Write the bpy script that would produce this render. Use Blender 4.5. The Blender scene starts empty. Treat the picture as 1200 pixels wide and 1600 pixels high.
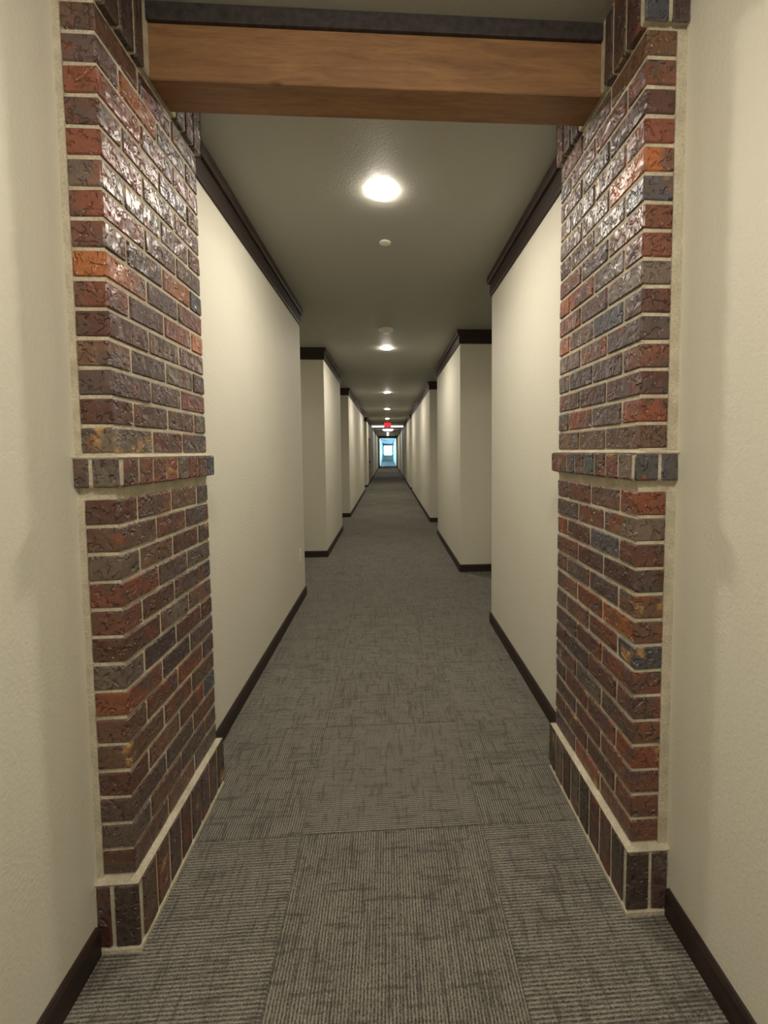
import bpy, bmesh, math, random
from mathutils import Matrix, Vector
random.seed(7)
S = bpy.context.scene
C = S.collection

# ------------------------------------------------------------------ camera
CAMZ = 1.49
yaw, pitch, roll = 0.0560627, 0.0560549, -0.0085863
cy_, sy_, cp_, sp_ = math.cos(yaw), math.sin(yaw), math.cos(pitch), math.sin(pitch)
fwd = Vector((sy_*cp_, cy_*cp_, -sp_)); rt = Vector((cy_, -sy_, 0)); up = rt.cross(fwd)
r_ = rt*math.cos(roll) + up*math.sin(roll); u_ = -rt*math.sin(roll) + up*math.cos(roll)
cam = bpy.data.cameras.new('camera'); co = bpy.data.objects.new('camera', cam); C.objects.link(co)
m = Matrix.Identity(4)
for i in range(3):
    m[i][0], m[i][1], m[i][2] = r_[i], u_[i], -fwd[i]
m[2][3] = CAMZ
co.matrix_world = m
cam.sensor_fit = 'VERTICAL'; cam.sensor_height = 36.0; cam.lens = 664.35/1600*36.0
cam.shift_x = (600-643.67)/1600; cam.shift_y = (742.95-800)/1600
cam.clip_start = .05; cam.clip_end = 300
S.camera = co

# ------------------------------------------------------------------ world, exposure
w = bpy.data.worlds.new('World'); S.world = w; w.use_nodes = True
nt = w.node_tree; bg = nt.nodes['Background']
bg.inputs['Color'].default_value = (.36, .64, 1, 1); bg.inputs['Strength'].default_value = 42.0
S.view_settings.view_transform = 'Standard'; S.view_settings.look = 'None'
S.view_settings.gamma = 1; S.view_settings.exposure = 0.0
try: S.view_settings.use_curve_mapping = False
except Exception: pass
LAMP = 480.0         # emission of the round ceiling lights
LAMPCOL = (1.0, .915, .79)

# ------------------------------------------------------------------ helpers
def lin(r, g, b):
    f = lambda c: (c/255/12.92) if c/255 <= .04045 else ((c/255+.055)/1.055)**2.4
    return (f(r), f(g), f(b), 1)

def mat(name, col=(128,128,128), rough=.6, spec=.5):
    mm = bpy.data.materials.new(name); mm.use_nodes = True
    b = mm.node_tree.nodes['Principled BSDF']
    b.inputs['Base Color'].default_value = lin(*col); b.inputs['Roughness'].default_value = rough
    b.inputs['Specular IOR Level'].default_value = spec
    return mm, mm.node_tree, b

class N:
    """small node helper"""
    def __init__(s, t): s.t = t
    def new(s, typ, **k):
        n = s.t.nodes.new(typ)
        for a, v in k.items(): setattr(n, a, v)
        return n
    def link(s, a, b): s.t.links.new(a, b)
    def val(s, sock, x):
        if isinstance(x, (int, float)): sock.default_value = x
        elif isinstance(x, tuple): sock.default_value = x
        else: s.link(x, sock)
    def math(s, op, a, b=0.0, c=0.0):
        n = s.new('ShaderNodeMath', operation=op)
        s.val(n.inputs[0], a); s.val(n.inputs[1], b); s.val(n.inputs[2], c)
        return n.outputs[0]
    def comb(s, x, y, z):
        n = s.new('ShaderNodeCombineXYZ')
        for i, v in enumerate((x, y, z)): s.val(n.inputs[i], v)
        return n.outputs[0]
    def noise(s, vec, scale=5, detail=2, rough=.5, dist=0):
        n = s.new('ShaderNodeTexNoise'); n.inputs['Scale'].default_value = scale
        n.inputs['Detail'].default_value = detail; n.inputs['Roughness'].default_value = rough
        n.inputs['Distortion'].default_value = dist
        s.link(vec, n.inputs['Vector']); return n.outputs['Fac']
    def ramp(s, x, a, b, va=0.0, vb=1.0):
        n = s.new('ShaderNodeMapRange'); s.val(n.inputs[0], x)
        for i, v in enumerate((a, b, va, vb)): n.inputs[i+1].default_value = v
        return n.outputs[0]
    def mix(s, f, a, b, mode='MIX'):
        n = s.new('ShaderNodeMix', data_type='RGBA', blend_type=mode)
        s.val(n.inputs[0], f); s.val(n.inputs[6], a); s.val(n.inputs[7], b)
        return n.outputs[2]
    def bump(s, h, strength, dist, bsdf, prev=None):
        n = s.new('ShaderNodeBump'); n.inputs['Strength'].default_value = strength
        n.inputs['Distance'].default_value = dist; s.link(h, n.inputs['Height'])
        if prev: s.link(prev, n.inputs['Normal'])
        s.link(n.outputs[0], bsdf.inputs['Normal']); return n.outputs[0]
    def pos(s): return s.new('ShaderNodeNewGeometry').outputs['Position']
    def objc(s): return s.new('ShaderNodeTexCoord').outputs['Object']

# ---- materials
def m_wall(name, col, k=.42):
    mm, t, b = mat(name, col, .62, .35); n = N(t); p = n.pos()
    h = n.noise(p, 95, 3, .6); h2 = n.noise(p, 34, 2, .5)
    n.bump(n.math('ADD', h, n.math('MULTIPLY', h2, .25)), k, .004, b)
    c = n.noise(p, 1.3, 2); n.link(n.mix(n.ramp(c, .35, .65, 0, .12), lin(*col), lin(*[v*.93 for v in col])), b.inputs['Base Color'])
    return mm
M_WALL = m_wall('wall_paint', (222,218,202))
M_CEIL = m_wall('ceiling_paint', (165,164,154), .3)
M_WHITE, _, _ = mat('white_plastic', (228,224,212), .4)
M_OUT, _, _ = mat('white_outlet', (240,238,228), .3)
M_BLACK, _, _ = mat('black_metal', (25,22,20), .35)
M_DOOR, _, _ = mat('door_paint', (196,186,160), .45)

def m_dark(name, col, rough=.38):
    mm, t, b = mat(name, col, rough, .5); n = N(t); p = n.pos()
    v = n.new('ShaderNodeMapping'); v.inputs['Scale'].default_value = (14, 2.2, 14); n.link(p, v.inputs[0])
    g = n.noise(v.outputs[0], 3.0, 4, .6)
    n.link(n.mix(n.ramp(g, .3, .7), lin(*[c*.7 for c in col]), lin(*[min(255, c*1.25) for c in col])), b.inputs['Base Color'])
    n.bump(g, .12, .003, b); return mm
M_TRIM = m_dark('espresso_trim', (44,31,25), .6)
M_CAP = m_dark('dark_cap_board', (56,50,50), .5)

def m_beam():
    mm, t, b = mat('stained_pine', (150,96,52), .55, .35); n = N(t); p = n.pos()
    v = n.new('ShaderNodeMapping'); v.inputs['Scale'].default_value = (1.1, 9, 9); n.link(p, v.inputs[0])
    g = n.noise(v.outputs[0], 3.2, 5, .62, .7)
    g2 = n.noise(v.outputs[0], 16, 3, .5)
    bl = n.noise(p, 2.6, 3)
    c = n.mix(n.ramp(g, .32, .68), lin(120,88,62), lin(160,119,80))
    c = n.mix(n.ramp(g2, .45, .75, 0, .45), c, lin(110,76,48))
    c = n.mix(n.ramp(bl, .4, .7, 0, .4), c, lin(134,98,68))
    # knots
    vo = n.new('ShaderNodeTexVoronoi'); vo.inputs['Scale'].default_value = 3.1
    vm = n.new('ShaderNodeMapping'); vm.inputs['Scale'].default_value = (1, 2, 2); n.link(p, vm.inputs[0]); n.link(vm.outputs[0], vo.inputs['Vector'])
    c = n.mix(n.ramp(vo.outputs['Distance'], .03, .09, .6, 0), c, lin(70,40,24))
    n.link(c, b.inputs['Base Color']); n.bump(g2, .12, .004, b); return mm
M_BEAM = m_beam()

def m_mortar():
    mm, t, b = mat('mortar', (186,172,146), .9, .2); n = N(t); p = n.pos()
    a = n.noise(p, 130, 4, .65); c = n.noise(p, 16, 3)
    col = n.mix(n.ramp(c, .3, .7), lin(186,177,156), lin(216,207,184))
    n.link(n.mix(n.ramp(a, .35, .6, .35, 0), col, lin(130,118,98)), b.inputs['Base Color'])
    n.bump(n.math('ADD', a, c), .6, .006, b); return mm
M_MORTAR = m_mortar()

def m_brick():
    mm, t, b = mat('clay_brick', (112,56,40), .45, .6); n = N(t)
    oi = n.new('ShaderNodeObjectInfo'); p = n.objc()
    rnd = oi.outputs['Random']
    off = n.comb(n.math('MULTIPLY', rnd, 37.0), n.math('MULTIPLY', rnd, 91.0), n.math('MULTIPLY', rnd, 53.0))
    va = n.new('ShaderNodeVectorMath', operation='ADD'); n.link(p, va.inputs[0]); n.link(off, va.inputs[1]); q = va.outputs[0]
    base = oi.outputs['Color']
    big = n.noise(q, 11, 3, .55, .6)
    col = n.mix(n.ramp(big, .50, .62, 0, .75), base, lin(84,70,66))
    col = n.mix(n.ramp(n.noise(q, 9, 2, .5, .3), .60, .70, 0, .7), col, lin(140,72,36))
    tan = n.math('MULTIPLY', n.ramp(n.noise(q, 13, 3, .6), .58, .68), n.ramp(rnd, .84, .9))
    col = n.mix(tan, col, lin(196,150,92))
    fine = n.noise(q, 160, 3, .6)
    col = n.mix(n.ramp(fine, .35, .7, .35, 0), col, lin(48,34,30))
    # curved tool marks: thin contour lines of a smooth noise, broken up by a second one
    c1 = n.noise(q, 30, 0, .3, .9); d1 = n.math('ABSOLUTE', n.math('SUBTRACT', c1, .5))
    line = n.math('MULTIPLY', n.ramp(d1, .0, .05, 1, 0), n.ramp(n.noise(q, 36, 1), .48, .56))
    c2 = n.noise(q, 48, 1, .4, .5)
    pits = n.ramp(c2, .60, .72)
    hh = n.math('ADD', n.math('MULTIPLY', n.noise(q, 17, 2, .5, .5), .8), n.math('SUBTRACT', n.math('MULTIPLY', line, .32), n.math('MULTIPLY', pits, .32)))
    pb = n.bump(hh, 1.0, .016, b)
    pb = n.bump(fine, .2, .0015, b, pb); n.link(pb, b.inputs['Coat Normal'])
    n.link(col, b.inputs['Base Color'])
    n.link(n.ramp(big, .3, .7, .42, .58), b.inputs['Roughness'])
    b.inputs['Coat Weight'].default_value = .45; b.inputs['Coat Roughness'].default_value = .34
    return mm
M_BRICK = m_brick()

TX0, TW, TY0, TH = -.352, .71, 1.60, .655        # carpet tile grid
def m_carpet():
    mm, t, b = mat('carpet', (90,84,76), .95, .1); n = N(t)
    sp = n.new('ShaderNodeSeparateXYZ'); n.link(n.pos(), sp.inputs[0]); x, y = sp.outputs[0], sp.outputs[1]
    fu = n.math('FLOOR', n.math('DIVIDE', n.math('SUBTRACT', x, TX0), TW))
    fv = n.math('FLOOR', n.math('DIVIDE', n.math('SUBTRACT', y, TY0), TH))
    par = n.math('FLOORED_MODULO', n.math('ADD', fu, fv), 2.0)
    inv = n.math('SUBTRACT', 1.0, par)
    a = n.math('ADD', n.math('MULTIPLY', par, x), n.math('MULTIPLY', inv, y))
    bb = n.math('ADD', n.math('MULTIPLY', par, y), n.math('MULTIPLY', inv, x))
    tid = n.math('ADD', n.math('MULTIPLY', fu, 7.31), n.math('MULTIPLY', fv, 3.77))
    wob = n.math('MULTIPLY', n.noise(n.comb(a, bb, tid), 60, 2), .004)
    st = n.math('SINE', n.math('MULTIPLY', n.math('ADD', a, wob), 2*math.pi/.0098))
    stripe = n.ramp(st, -.9, .9)
    yarn = n.noise(n.comb(n.math('MULTIPLY', a, 1.5), bb, tid), 190, 3, .75)
    f1 = n.ramp(n.noise(n.comb(n.math('MULTIPLY', a, 80), n.math('MULTIPLY', bb, 7), tid), 1, 3, .6), .54, .64)
    f2 = n.ramp(n.noise(n.comb(n.math('MULTIPLY', a, 8), n.math('MULTIPLY', bb, 62), n.math('ADD', tid, 9)), 1, 4, .65), .53, .64)
    blot = n.ramp(n.noise(n.comb(a, bb, tid), 9, 3, .6), .35, .68)
    dark = n.math('MINIMUM', n.math('ADD', n.math('MULTIPLY', f1, .7), n.math('ADD', n.math('MULTIPLY', f2, .75), n.math('MULTIPLY', blot, .3))), 1.0)
    lo, hi = lin(53,50,44), lin(163,159,145)
    col = n.mix(n.ramp(n.math('ADD', n.math('MULTIPLY', stripe, .55), n.math('MULTIPLY', yarn, 2.1)), .85, 1.85), lo, hi)
    col = n.mix(n.math('MULTIPLY', dark, .6), col, lin(56,51,48))
    n.link(col, b.inputs['Base Color'])
    n.bump(n.math('ADD', stripe, yarn), .6, .004, b)
    b.inputs['Sheen Weight'].default_value = .15
    return mm
M_CARPET = m_carpet()

def m_emit(name, col, st):
    mm = bpy.data.materials.new(name); mm.use_nodes = True; t = mm.node_tree
    t.nodes.remove(t.nodes['Principled BSDF'])
    e = t.nodes.new('ShaderNodeEmission'); e.inputs[0].default_value = (*col, 1); e.inputs[1].default_value = st
    t.links.new(e.outputs[0], t.nodes['Material Output'].inputs[0]); return mm
M_LAMP = m_emit('lamp_diffuser', LAMPCOL, LAMP)
M_BIGLAMP = m_emit('cool_diffuser', (.93, .95, 1.0), 14)
M_STRIP = m_emit('strip_diffuser', (1, .93, .8), 3.2)
M_RED = m_emit('red_letters', (1.0, .02, .03), 3.0)
M_PINK = m_emit('red_panel', (1.0, .04, .06), .7)
M_GLASS = bpy.data.materials.new('window_glass'); M_GLASS.use_nodes = True
_t = M_GLASS.node_tree; _t.nodes.remove(_t.nodes['Principled BSDF'])
_a, _b, _m, _f = (_t.nodes.new(k) for k in ('ShaderNodeBsdfTransparent', 'ShaderNodeBsdfGlossy', 'ShaderNodeMixShader', 'ShaderNodeFresnel'))
_b.inputs['Roughness'].default_value = .02; _f.inputs[0].default_value = 1.45
_a.inputs[0].default_value = (.9, .97, 1, 1)
_t.links.new(_f.outputs[0], _m.inputs[0]); _t.links.new(_a.outputs[0], _m.inputs[1]); _t.links.new(_b.outputs[0], _m.inputs[2])
_t.links.new(_m.outputs[0], _t.nodes['Material Output'].inputs[0])

# ---- object builders
def obj(name, bm, material, parent=None, loc=(0,0,0)):
    me = bpy.data.meshes.new(name); bmesh.ops.recalc_face_normals(bm, faces=bm.faces[:]); bm.to_mesh(me); bm.free()
    me.materials.append(material)
    o = bpy.data.objects.new(name, me); C.objects.link(o); o.location = loc
    if parent: o.parent = parent
    return o
def struct(name, bm, material, loc=(0,0,0)):
    o = obj(name, bm, material, None, loc); o['kind'] = 'structure'; return o
def tag(o, label, cat, group=None):
    o['label'] = label; o['category'] = cat
    if group: o['group'] = group
    return o
def empty(name, loc, label, cat, group=None):
    o = bpy.data.objects.new(name, None); C.objects.link(o); o.location = loc; o.empty_display_size = .05
    return tag(o, label, cat, group)
def box(bm, a, b, bev=0.0, seg=1):
    x0,y0,z0 = a; x1,y1,z1 = b
    t = bmesh.new() if bev else bm
    v = [t.verts.new(p) for p in ((x0,y0,z0),(x1,y0,z0),(x1,y1,z0),(x0,y1,z0),(x0,y0,z1),(x1,y0,z1),(x1,y1,z1),(x0,y1,z1))]
    for f in ((0,3,2,1),(4,5,6,7),(0,1,5,4),(1,2,6,5),(2,3,7,6),(3,0,4,7)): t.faces.new([v[i] for i in f])
    if bev:
        bmesh.ops.bevel(t, geom=t.edges[:], offset=bev, segments=seg, affect='EDGES', profile=.6)
        me = bpy.data.meshes.new('tmp'); t.to_mesh(me); t.free(); bm.from_mesh(me); bpy.data.meshes.remove(me)
    return bm
def B(a, b, bev=0.0, seg=1): return box(bmesh.new(), a, b, bev, seg)
def prism(bm, pts, z0, z1):
    lo = [bm.verts.new((x,y,z0)) for x,y in pts]; hi = [bm.verts.new((x,y,z1)) for x,y in pts]
    n = len(pts); bm.faces.new(lo[::-1]); bm.faces.new(hi)
    for i in range(n): bm.faces.new((lo[i], lo[(i+1)%n], hi[(i+1)%n], hi[i]))
    bmesh.ops.triangulate(bm, faces=[f for f in bm.faces if len(f.verts) > 4])
    return bm
def lathe(bm, prof, seg=48):
    rings = []
    for r, z in prof:
        rings.append([bm.verts.new((r*math.cos(2*math.pi*i/seg), r*math.sin(2*math.pi*i/seg), z)) for i in range(seg)] if r > 1e-6 else [bm.verts.new((0,0,z))])
    for A, Bq in zip(rings, rings[1:]):
        for i in range(seg):
            j = (i+1) % seg
            if len(A) == 1 and len(Bq) == 1: continue
            if len(A) == 1: bm.faces.new((A[0], Bq[i], Bq[j]))
            elif len(Bq) == 1: bm.faces.new((A[i], Bq[0], A[j]))
            else: bm.faces.new((A[i], A[j], Bq[j], Bq[i]))
    for f in bm.faces: f.smooth = True
    return bm
def sweep(path, prof, side):
    """profile (out, z) swept along an XY path with mitred corners; side=+1: outward is to the right of travel"""
    bm = bmesh.new(); P = [Vector(p) for p in path]; rings = []
    for i, p in enumerate(P):
        ds = []
        if i: ds.append((P[i]-P[i-1]).normalized())
        if i < len(P)-1: ds.append((P[i+1]-P[i]).normalized())
        ns = [Vector((d.y, -d.x))*side for d in ds]
        if len(ns) == 1: nn = ns[0]
        else: nn = (ns[0]+ns[1]); nn = nn/ nn.length_squared*2 if nn.length > 1e-4 else ns[0]
        rings.append([bm.verts.new((p.x+nn.x*o, p.y+nn.y*o, z)) for o, z in prof])
    k = len(prof)
    for a, b in zip(rings, rings[1:]):
        for i in range(k): bm.faces.new((a[i], a[(i+1)%k], b[(i+1)%k], b[i]))
    bm.faces.new(rings[0]); bm.faces.new(rings[-1][::-1])
    return bm

# ------------------------------------------------------------------ setting
W, HC, OUT = .882, 2.94, 1.75
REC = 1.48                                     # back of the side recesses
YB, YO, YE = -6.0, 39.5, 73.0                  # corridor back, dark cased opening, end wall
recL = [(4.45, 6.06), (8.12, 9.80), (16.1, 18.1), (23.4, 24.3), (30.5, 32.1), (35.5, 36.6)]
recR = [(3.58, 5.15), (7.55, 8.90), (15.7, 16.6), (21.3, 22.3), (24.4, 25.2), (30.0, 31.5), (35.0, 36.2)]
def wallpath(s, recs, y0, y1):
    pts = [(s*W, y0)]
    for a, b in recs: pts += [(s*W, a), (s*REC, a), (s*REC, b), (s*W, b)]
    pts.append((s*W, y1)); return pts
for s, recs, nm in ((-1, recL, 'left'), (1, recR, 'right')):
    inner = wallpath(s, recs, YB, 46.0)
    bm = prism(bmesh.new(), inner + [(s*OUT, 46.0), (s*OUT, YB)], -.03, HC+.02)
    # far daylit stretch: wall with two unseen side windows, added to brighten it
    y = 46.0
    for wy0, wy1 in ((46.5, 49.5), (56.0, 60.0)):
        box(bm, (min(s*W, s*OUT), y, -.03), (max(s*W, s*OUT), wy0, HC+.02))
        box(bm, (min(s*W, s*OUT), wy0, -.03), (max(s*W, s*OUT), wy1, .9))
        box(bm, (min(s*W, s*OUT), wy0, 2.6), (max(s*W, s*OUT), wy1, HC+.02))
        y = wy1
    box(bm, (min(s*W, s*OUT), y, -.03), (max(s*W, s*OUT), YE+.2, HC+.02))
    struct('wall_'+nm, bm, M_WALL)
struct('wall_back', B((-OUT, YB-.2, -.03), (OUT, YB, HC+.02)), M_WALL)
bm = bmesh.new()
wx0, wx1, wz0, wz1 = -.68, .74, .92, 2.55
box(bm, (-OUT, YE, -.03), (wx0, YE+.2, HC+.02)); box(bm, (wx1, YE, -.03), (OUT, YE+.2, HC+.02))
box(bm, (wx0, YE, -.03), (wx1, YE+.2, wz0)); box(bm, (wx0, YE, wz1), (wx1, YE+.2, HC+.02))
struct('wall_end', bm, M_WALL)
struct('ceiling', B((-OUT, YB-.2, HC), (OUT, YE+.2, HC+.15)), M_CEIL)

wn = 1
def window(a, b, axis, n):
    """frame + centre bar + pane; axis = thickness direction"""
    x0,y0,z0 = a; x1,y1,z1 = b; t = .06
    bm = bmesh.new()
    if axis == 'y':
        box(bm,(x0,y0,z0),(x0+t,y1,z1)); box(bm,(x1-t,y0,z0),(x1,y1,z1)); box(bm,(x0+t,y0,z0),(x1-t,y1,z0+t)); box(bm,(x0+t,y0,z1-t),(x1-t,y1,z1))
    else:
        box(bm,(x0,y0,z0),(x1,y0+t,z1)); box(bm,(x0,y1-t,z0),(x1,y1,z1)); box(bm,(x0,y0+t,z0),(x1,y1-t,z0+t)); box(bm,(x0,y0+t,z1-t),(x1,y1-t,z1))
    o = struct('window_%d' % n, bm, M_WHITE)
    if axis == 'y':
        xm = (x0+x1)/2; obj('mullion', B((xm-.025,y0+.005,z0+t),(xm+.025,y1-.005,z1-t)), M_WHITE, o)
        ym = (y0+y1)/2; obj('pane', B((x0+t,ym-.003,z0+t),(xm-.025,ym+.003,z1-t)), M_GLASS, o); obj('pane', B((xm+.025,ym-.003,z0+t),(x1-t,ym+.003,z1-t)), M_GLASS, o)
    else:
        xm = (x0+x1)/2; obj('pane', B((xm-.003,y0+t,z0+t),(xm+.003,y1-t,z1-t)), M_GLASS, o)
window((wx0, YE+.06, wz0), (wx1, YE+.14, wz1), 'y', 1)
k = 2
for s in (-1, 1):  # unseen side windows, added to let daylight into the far stretch
    for wy0, wy1 in ((46.5, 49.5), (56.0, 60.0)):
        xa, xb = sorted((s*1.2, s*1.28)); window((xa, wy0, .9), (xb, wy1, 2.6), 'x', k); k += 1

# baseboards and crown moulding
BASE = [(-.004,0),(.014,0),(.014,.078),(.008,.090),(-.004,.090)]
CROWN = [(-.004,HC),(.036,HC),(.036,HC-.046),(.030,HC-.056),(.014,HC-.058),(.016,HC-.150),(.012,HC-.162),(-.004,HC-.162)]
PY0, PY1 = 1.255, 1.865
def cut(path, y0, y1):
    s = path[0][0]
    return [(s, y0)] + [p for p in path if y0 < p[1] < y1] + [(path[-1][0], y1)]
tn = 1
for s, recs, nm in ((-1, recL, 'left'), (1, recR, 'right')):
    path = wallpath(s, recs, YB, YO-.02)
    for a, b in ((YB, PY0-.02), (PY1+.022, YO-.02)):
        struct('baseboard_'+nm, sweep(cut(path, a, b), BASE, -s), M_TRIM)
        struct('trim_%d' % tn, sweep(cut(path, a, b), CROWN, -s), M_TRIM); tn += 1
    struct('baseboard_'+nm, sweep([(s*W, YO+.16), (s*W, YE)], BASE, -s), M_WHITE)
# dark cased opening far down the corridor
bm = bmesh.new()
box(bm, (-W-.01, YO, 0), (-.745, YO+.14, HC-.20)); box(bm, (.79, YO, 0), (W+.01, YO+.14, HC-.20)); box(bm, (-W-.01, YO, HC-.20), (W+.01, YO+.14, HC+.005))
struct('trim_%d' % tn, bm, M_TRIM); tn += 1

# door in the left wall far down
DY0, DY1 = 19.7, 20.9
bm = bmesh.new()
box(bm, (-W-.01, DY0, 0), (-W+.022, DY0+.09, 2.13)); box(bm, (-W-.01, DY1-.09, 0), (-W+.022, DY1, 2.13)); box(bm, (-W-.01, DY0+.09, 2.04), (-W+.022, DY1-.09, 2.13))
d = struct('door_1', B((-W-.01, DY0+.09, .01), (-W+.008, DY1-.09, 2.04)), M_DOOR)
obj('door_frame', bm, M_TRIM, d)
h = obj('door_handle', B((-W+.008, DY0+.15, .98), (-W+.07, DY0+.19, 1.10), .008), M_BLACK, d)

# floor: carpet tiles near, continuous carpet beyond
NR = 11
yend = TY0 + TH*10
fl = struct('floor', box(B((-OUT, YB-.2, -.15), (OUT, YE+.2, -.008)), (-OUT, yend, -.008), (OUT, YE+.2, 0)), M_CARPET)
box_y0 = TY0 - TH*3
near = obj('carpet_strip', B((-OUT, YB-.2, -.008), (OUT, box_y0, 0)), M_CARPET, fl)
def tile_mesh(x0, x1):
    bm = B((x0+.0008, .0008, -.008), (x1-.0008, TH-.0008, 0), .0016); me = bpy.data.meshes.new('carpet_tile'); bm.to_mesh(me); bm.free(); me.materials.append(M_CARPET); return me
cols = [(-REC-.02, TX0-TW), (TX0-TW, TX0), (TX0, TX0+TW), (TX0+TW, TX0+2*TW), (TX0+2*TW, REC+.02)]
tms = [tile_mesh(a, b) for a, b in cols]
for r in range(-3, 10):
    for ci in range(5):
        if ci in (0, 4) and r < 3: continue
        o = bpy.data.objects.new('carpet_tile', tms[ci]); C.objects.link(o); o.parent = fl
        o.location = (0, TY0+r*TH, random.uniform(-.0006, 0))

# ------------------------------------------------------------------ brick pilasters
J = .010; CO = .0813; ZT = 1.4886; GAP = .1239; BL = .61/3
PAL = dict(r=(114,68,50), R=(134,72,47), d=(94,56,44), p=(96,74,68), g=(112,96,84), s=(82,82,87), o=(168,96,46), b=(112,80,60), k=(76,59,52))
def brick_mesh(sx, sy, sz, v):
    rr = random.Random(v*97+int(sx*1e4)+int(sy*1e4)*3+int(sz*1e4)*7)
    bm = B((-sx/2,-sy/2,-sz/2),(sx/2,sy/2,sz/2), .0045)
    for q in bm.verts: q.co += Vector((rr.uniform(-1,1), rr.uniform(-1,1), rr.uniform(-1,1)))*.0011
    me = bpy.data.meshes.new('brick'); bmesh.ops.recalc_face_normals(bm, faces=bm.faces[:])
    for f in bm.faces: f.smooth = False
    bm.to_mesh(me); bm.free(); me.materials.append(M_BRICK); return me
_cache = {}
def brick(parent, x0, x1, y0, y1, z0, z1, c=None):
    sx, sy, sz = round(abs(x1-x0), 4), round(y1-y0, 4), round(z1-z0, 4)
    key = (sx, sy, sz, random.randrange(3))
    if key not in _cache: _cache[key] = brick_mesh(sx, sy, sz, key[3])
    o = bpy.data.objects.new('brick', _cache[key]); C.objects.link(o); o.parent = parent
    o.location = ((x0+x1)/2 + random.uniform(-.0012,.0012), (y0+y1)/2, (z0+z1)/2)
    o.rotation_euler = (random.uniform(-.004,.004), random.uniform(-.004,.004), random.uniform(-.006,.006))
    if c is None: c = random.choices('rRdpgsobk', (20,5,20,20,13,5,4,22,8))[0]
    v = PAL[c]; j = random.uniform(.9, 1.1)
    o.color = lin(*[min(255, q*j*random.uniform(.97,1.03)) for q in v])
    return o
UPC = {-1: 'gdpbdRorRgRrRpb', 1: 'bRdrpdgRRsoRdrb'}
DNC = {-1: 'dbgRrdgRbbdppd', 1: 'RgrdbosRrbRrrr'}

def pilaster(s, f, label):
    t = empty('brick_pilaster', (s*W, (PY0+PY1)/2, 0), label, 'pilaster')
    t.location = (0,0,0)
    # mortar core with stepped profile
    F = abs(f)
    prof = [(.019,0),(.0185,.012),(.013,.018),(.013,.208),(.017,.216),(.009,.222),(-.0045,.2275),(-.0045,1.374),(-.001,1.3945),(.009,1.3955),(.013,1.403),(.013,1.474),
            (.017,1.481),(.008,1.487),(-.0045,1.491),(-.0045,2.716),(.009,2.7165),(.013,2.722),(.013,HC-.0005)]
    bm = bmesh.new(); rings = []
    for o_, z in prof:
        rings.append([bm.verts.new((s*x, y, z)) for x, y in ((W, PY0-o_), (F-o_, PY0-o_), (F-o_, PY1+o_), (W, PY1+o_))])
    for a, b in zip(rings, rings[1:]):
        for i in range(4): bm.faces.new((a[i], a[(i+1)%4], b[(i+1)%4], b[i]))
    bm.faces.new(rings[0]); bm.faces.new(rings[-1])
    obj('mortar', bm, M_MORTAR, t)
    # caulked edge against the wall
    bm = bmesh.new()
    for y0, y1 in ((PY0-.002, PY0+.01), (PY1-.01, PY1+.002)):
        for za, zb in ((.224,1.36),(1.49,2.70)):
            xa, xb = sorted((s*(F+.090), s*W)); box(bm, (xa,y0,za), (xb,y1,zb))
    obj('mortar_edge', bm, M_MORTAR, t)
    xs = sorted((s*F, s*(F+.093)))
    def course(z0, full, c):
        cuts = [0,1,2,3] if full else [0,.5,1.5,2.5,3]
        for i, (a, b) in enumerate(zip(cuts, cuts[1:])):
            y0 = PY0 + a*BL + (J/2 if i else 0); y1 = PY0 + b*BL - (J/2 if b < 3 else 0)
            brick(t, xs[0], xs[1], y0, y1, z0+J/2, z0+CO-J/2, c if i == 0 else None)
    for k_ in range(15): course(ZT+k_*CO, k_ % 2 == 0, UPC[s][k_])
    for k_ in range(14): course(ZT-GAP-(k_+1)*CO, k_ % 2 == 1, DNC[s][k_])
    # projecting bands of bricks on end
    P = .0175
    for z0, z1, beam, pal, fr in ((.018,.211,False,'bdrdpkgb',('k','d') if s < 0 else ('k','p')), (1.396,1.479,False,'rosgRkrb',('g','g') if s < 0 else ('s','s')), (2.712,HC-.004,True,'kpdbkp',('s','k'))):
        xi = sorted((s*(F-P), s*(F-P+.058)))
        ys = []
        y = PY0-P+.029
        if not beam:
            ys = [(y+i*.0805, y+i*.0805+.0715) for i in range(8)]
        else:
            ys = [(1.267,1.336),(1.345,1.414),(1.423,1.468),(1.672,1.733),(1.742,1.803),(1.812,1.876)]
        for a, b in ys:
            brick(t, xi[0], xi[1], a, b, z0, z1, random.choice(pal))
        for yy0, yy1 in ((PY0-P, PY0-P+.011), (PY1+P-.009, PY1+P)):
            for n_, (xa, xb) in enumerate(((F-P+.001, F-P+.073), (F-P+.083, W-.003))):
                q = sorted((s*xa, s*xb)); brick(t, q[0], q[1], yy0, yy1, z0, z1, fr[n_])
    return t
pilaster(-1, -.7734, 'brick pilaster on the left wall, carrying the left end of the wooden beam')
pilaster(1, .7615, 'brick pilaster on the right wall, with one bright orange brick high on its front corner')

# ------------------------------------------------------------------ beam
bt = empty('ceiling_beam', (0, 0, 0), 'stained brown wooden beam spanning between the tops of the two brick pilasters', 'beam')
obj('beam_board', B((-.763, 1.50, 2.709), (.752, 1.638, 2.884), .003), M_BEAM, bt)
obj('cap_board', B((-.766, 1.488, 2.884), (.755, 1.650, HC), .002), M_CAP, bt)

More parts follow.
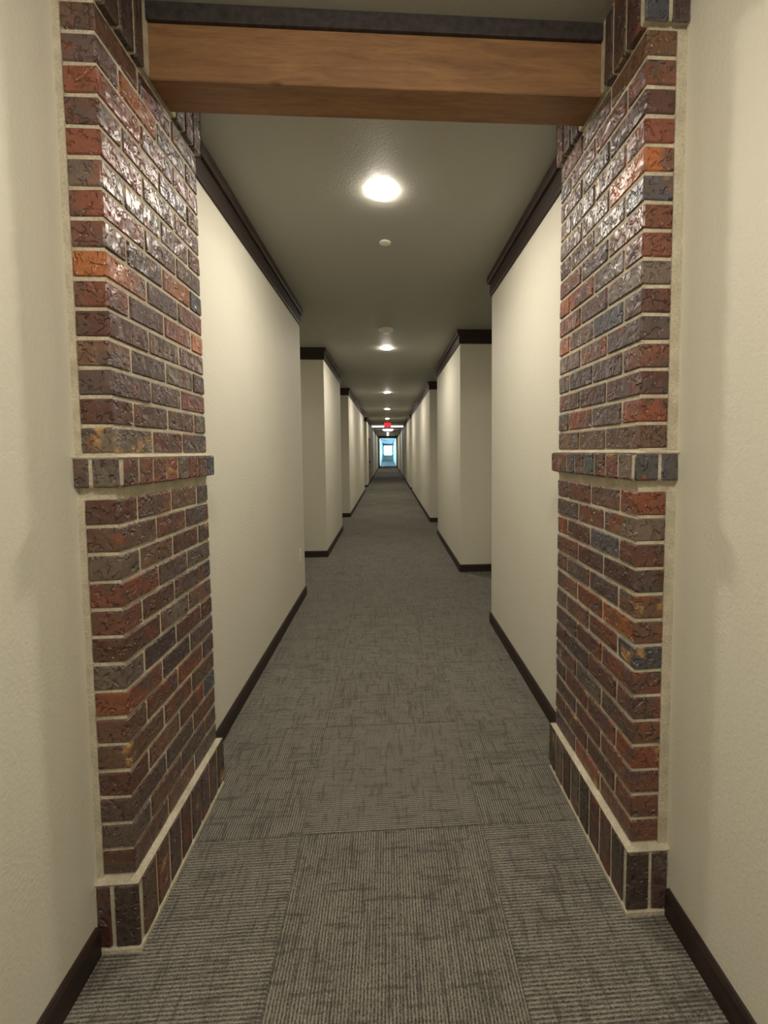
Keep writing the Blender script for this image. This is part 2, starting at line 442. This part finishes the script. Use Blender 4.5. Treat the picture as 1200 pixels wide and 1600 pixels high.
# ------------------------------------------------------------------ ceiling fixtures
def dome_light(x, y, r, label, mt, drop=.011, nm='ceiling_light', grp=None):
    t = empty(nm, (x, y, HC), label, 'ceiling light', grp)
    bm = lathe(bmesh.new(), [(r+.005, 0), (r+.004, -.0012), (r, -.0016), (r, 0)])
    obj('trim_ring', bm, M_WHITE, t)
    bm = lathe(bmesh.new(), [(r, -.0005), (r*.97, -.001-drop*.45), (r*.8, -.001-drop*.8), (r*.45, -.001-drop*.97), (0, -.001-drop)])
    obj('diffuser', bm, mt, t); return t
R0 = .070
g = 'round ceiling lights along the corridor'
dome_light(-.018, 2.45, R0, 'largest and brightest round ceiling light, nearest beyond the wooden beam', M_LAMP)
dome_light(-.004, 6.06, R0, 'second round ceiling light from the beam, just past the smoke detector', M_LAMP)
dome_light(0, 10.5, R0, 'third round ceiling light from the wooden beam', M_LAMP)
dome_light(0, 14.55, R0, 'fourth round ceiling light from the wooden beam', M_LAMP)
dome_light(0, 18.7, R0, 'fifth round ceiling light, just above the red exit sign', M_LAMP)
dome_light(0, 33.0, R0, 'tiny ceiling light just below the wide cool one far down the corridor', M_LAMP)
dome_light(0, 37.0, R0, 'farthest tiny ceiling light, just in front of the dark cased opening', M_LAMP)
dome_light(0, -.1, .080, 'round ceiling light behind the viewpoint', M_LAMP, .036)
dome_light(0, -4.6, R0, 'round ceiling light by the back end wall', M_LAMP)
dome_light(0.02, 27.7, .33, 'wide cool white dome light beyond the bright strip', M_BIGLAMP, .10)

t = empty('sprinkler_cover', (-.002, 3.04, HC), 'small flat round sprinkler cover plate on ceiling after nearest light', 'sprinkler')
obj('cover_plate', lathe(bmesh.new(), [(.041, -.0005), (.041, -.005), (.036, -.008), (0, -.009)]), M_WHITE, t)
obj('collar', lathe(bmesh.new(), [(.034, 0), (.034, -.004), (.030, -.004), (.030, 0)]), M_BLACK, t)
t = empty('smoke_detector', (-.006, 5.12, HC), 'round off-white smoke detector on the ceiling between the two nearest lights', 'smoke detector')
obj('base_plate', lathe(bmesh.new(), [(.088, 0), (.088, -.010), (.080, -.018), (.064, -.020), (0, -.020)]), M_WHITE, t)
obj('sensor_head', lathe(bmesh.new(), [(.060, -.019), (.052, -.036), (.040, -.042), (.038, -.050), (.020, -.056), (0, -.056)]), M_WHITE, t)

# linear light across the corridor
t = empty('linear_ceiling_light', (0, 23.4, HC), 'bright white linear light running across the corridor behind the exit sign', 'ceiling light')
obj('housing', B((-.86, -.07, -.03), (.86, .07, 0)), M_WHITE, t)
obj('diffuser', B((-.845, -.055, -.105), (.845, .055, -.03), .01), M_STRIP, t)

# exit sign
t = empty('exit_sign', (0, 20.6, HC), 'red lit EXIT sign hanging from the ceiling far down the corridor', 'sign')
obj('stem', B((-.02, -.015, -.05), (.02, .015, 0)), M_WHITE, t)
obj('housing', B((-.17, -.025, -.27), (.17, .025, -.05), .006), M_WHITE, t)
obj('face_panel', B((-.16, -.029, -.26), (.16, -.024, -.06)), M_PINK, t)
def letter(ch, x):
    bm = bmesh.new(); w_, h_, k2 = .058, .15, .017; y0, y1 = -.034, -.028; z = -.235
    def bar(a, b_, c_, d_): box(bm, (x+a, y0, z+b_), (x+c_, y1, z+d_))
    def diag(xa, xb):
        v = [bm.verts.new((x+q, yy, z+zz)) for yy in (y0, y1) for q, zz in ((xa,0),(xa+k2,0),(xb+k2,h_),(xb,h_))]
        for f in ((0,1,2,3),(7,6,5,4),(0,4,5,1),(1,5,6,2),(2,6,7,3),(3,7,4,0)): bm.faces.new([v[i] for i in f])
    if ch == 'E': bar(0,0,k2,h_); bar(k2,0,w_,k2); bar(k2,h_-k2,w_,h_); bar(k2,h_/2-k2/2,w_*.85,h_/2+k2/2)
    if ch == 'X': diag(0, w_-k2); diag(w_-k2, 0)
    if ch == 'I': bar(w_/2-k2/2,0,w_/2+k2/2,h_)
    if ch == 'T': bar(w_/2-k2/2,0,w_/2+k2/2,h_-k2); bar(0,h_-k2,w_,h_)
    return bm
for i, ch in enumerate('EXIT'): obj('letter', letter(ch, -.145+i*.077), M_RED, t)

# wall outlet, left wall
t = empty('wall_outlet', (-W, 4.235, .475), 'white electrical outlet low on the left wall near its far corner', 'outlet')
obj('cover_plate', B((0, -.036, -.058), (.007, .036, .058), .003), M_OUT, t)
for z in (-.026, .026):
    o = obj('socket', B((.006, -.017, z-.014), (.010, .017, z+.014), .002), M_WHITE, t)
    bm = box(B((.0095, -.009, z-.004), (.0105, -.007, z+.007)), (.0095, .007, z-.004), (.0105, .009, z+.007))
    obj('slot', bm, M_BLACK, o)
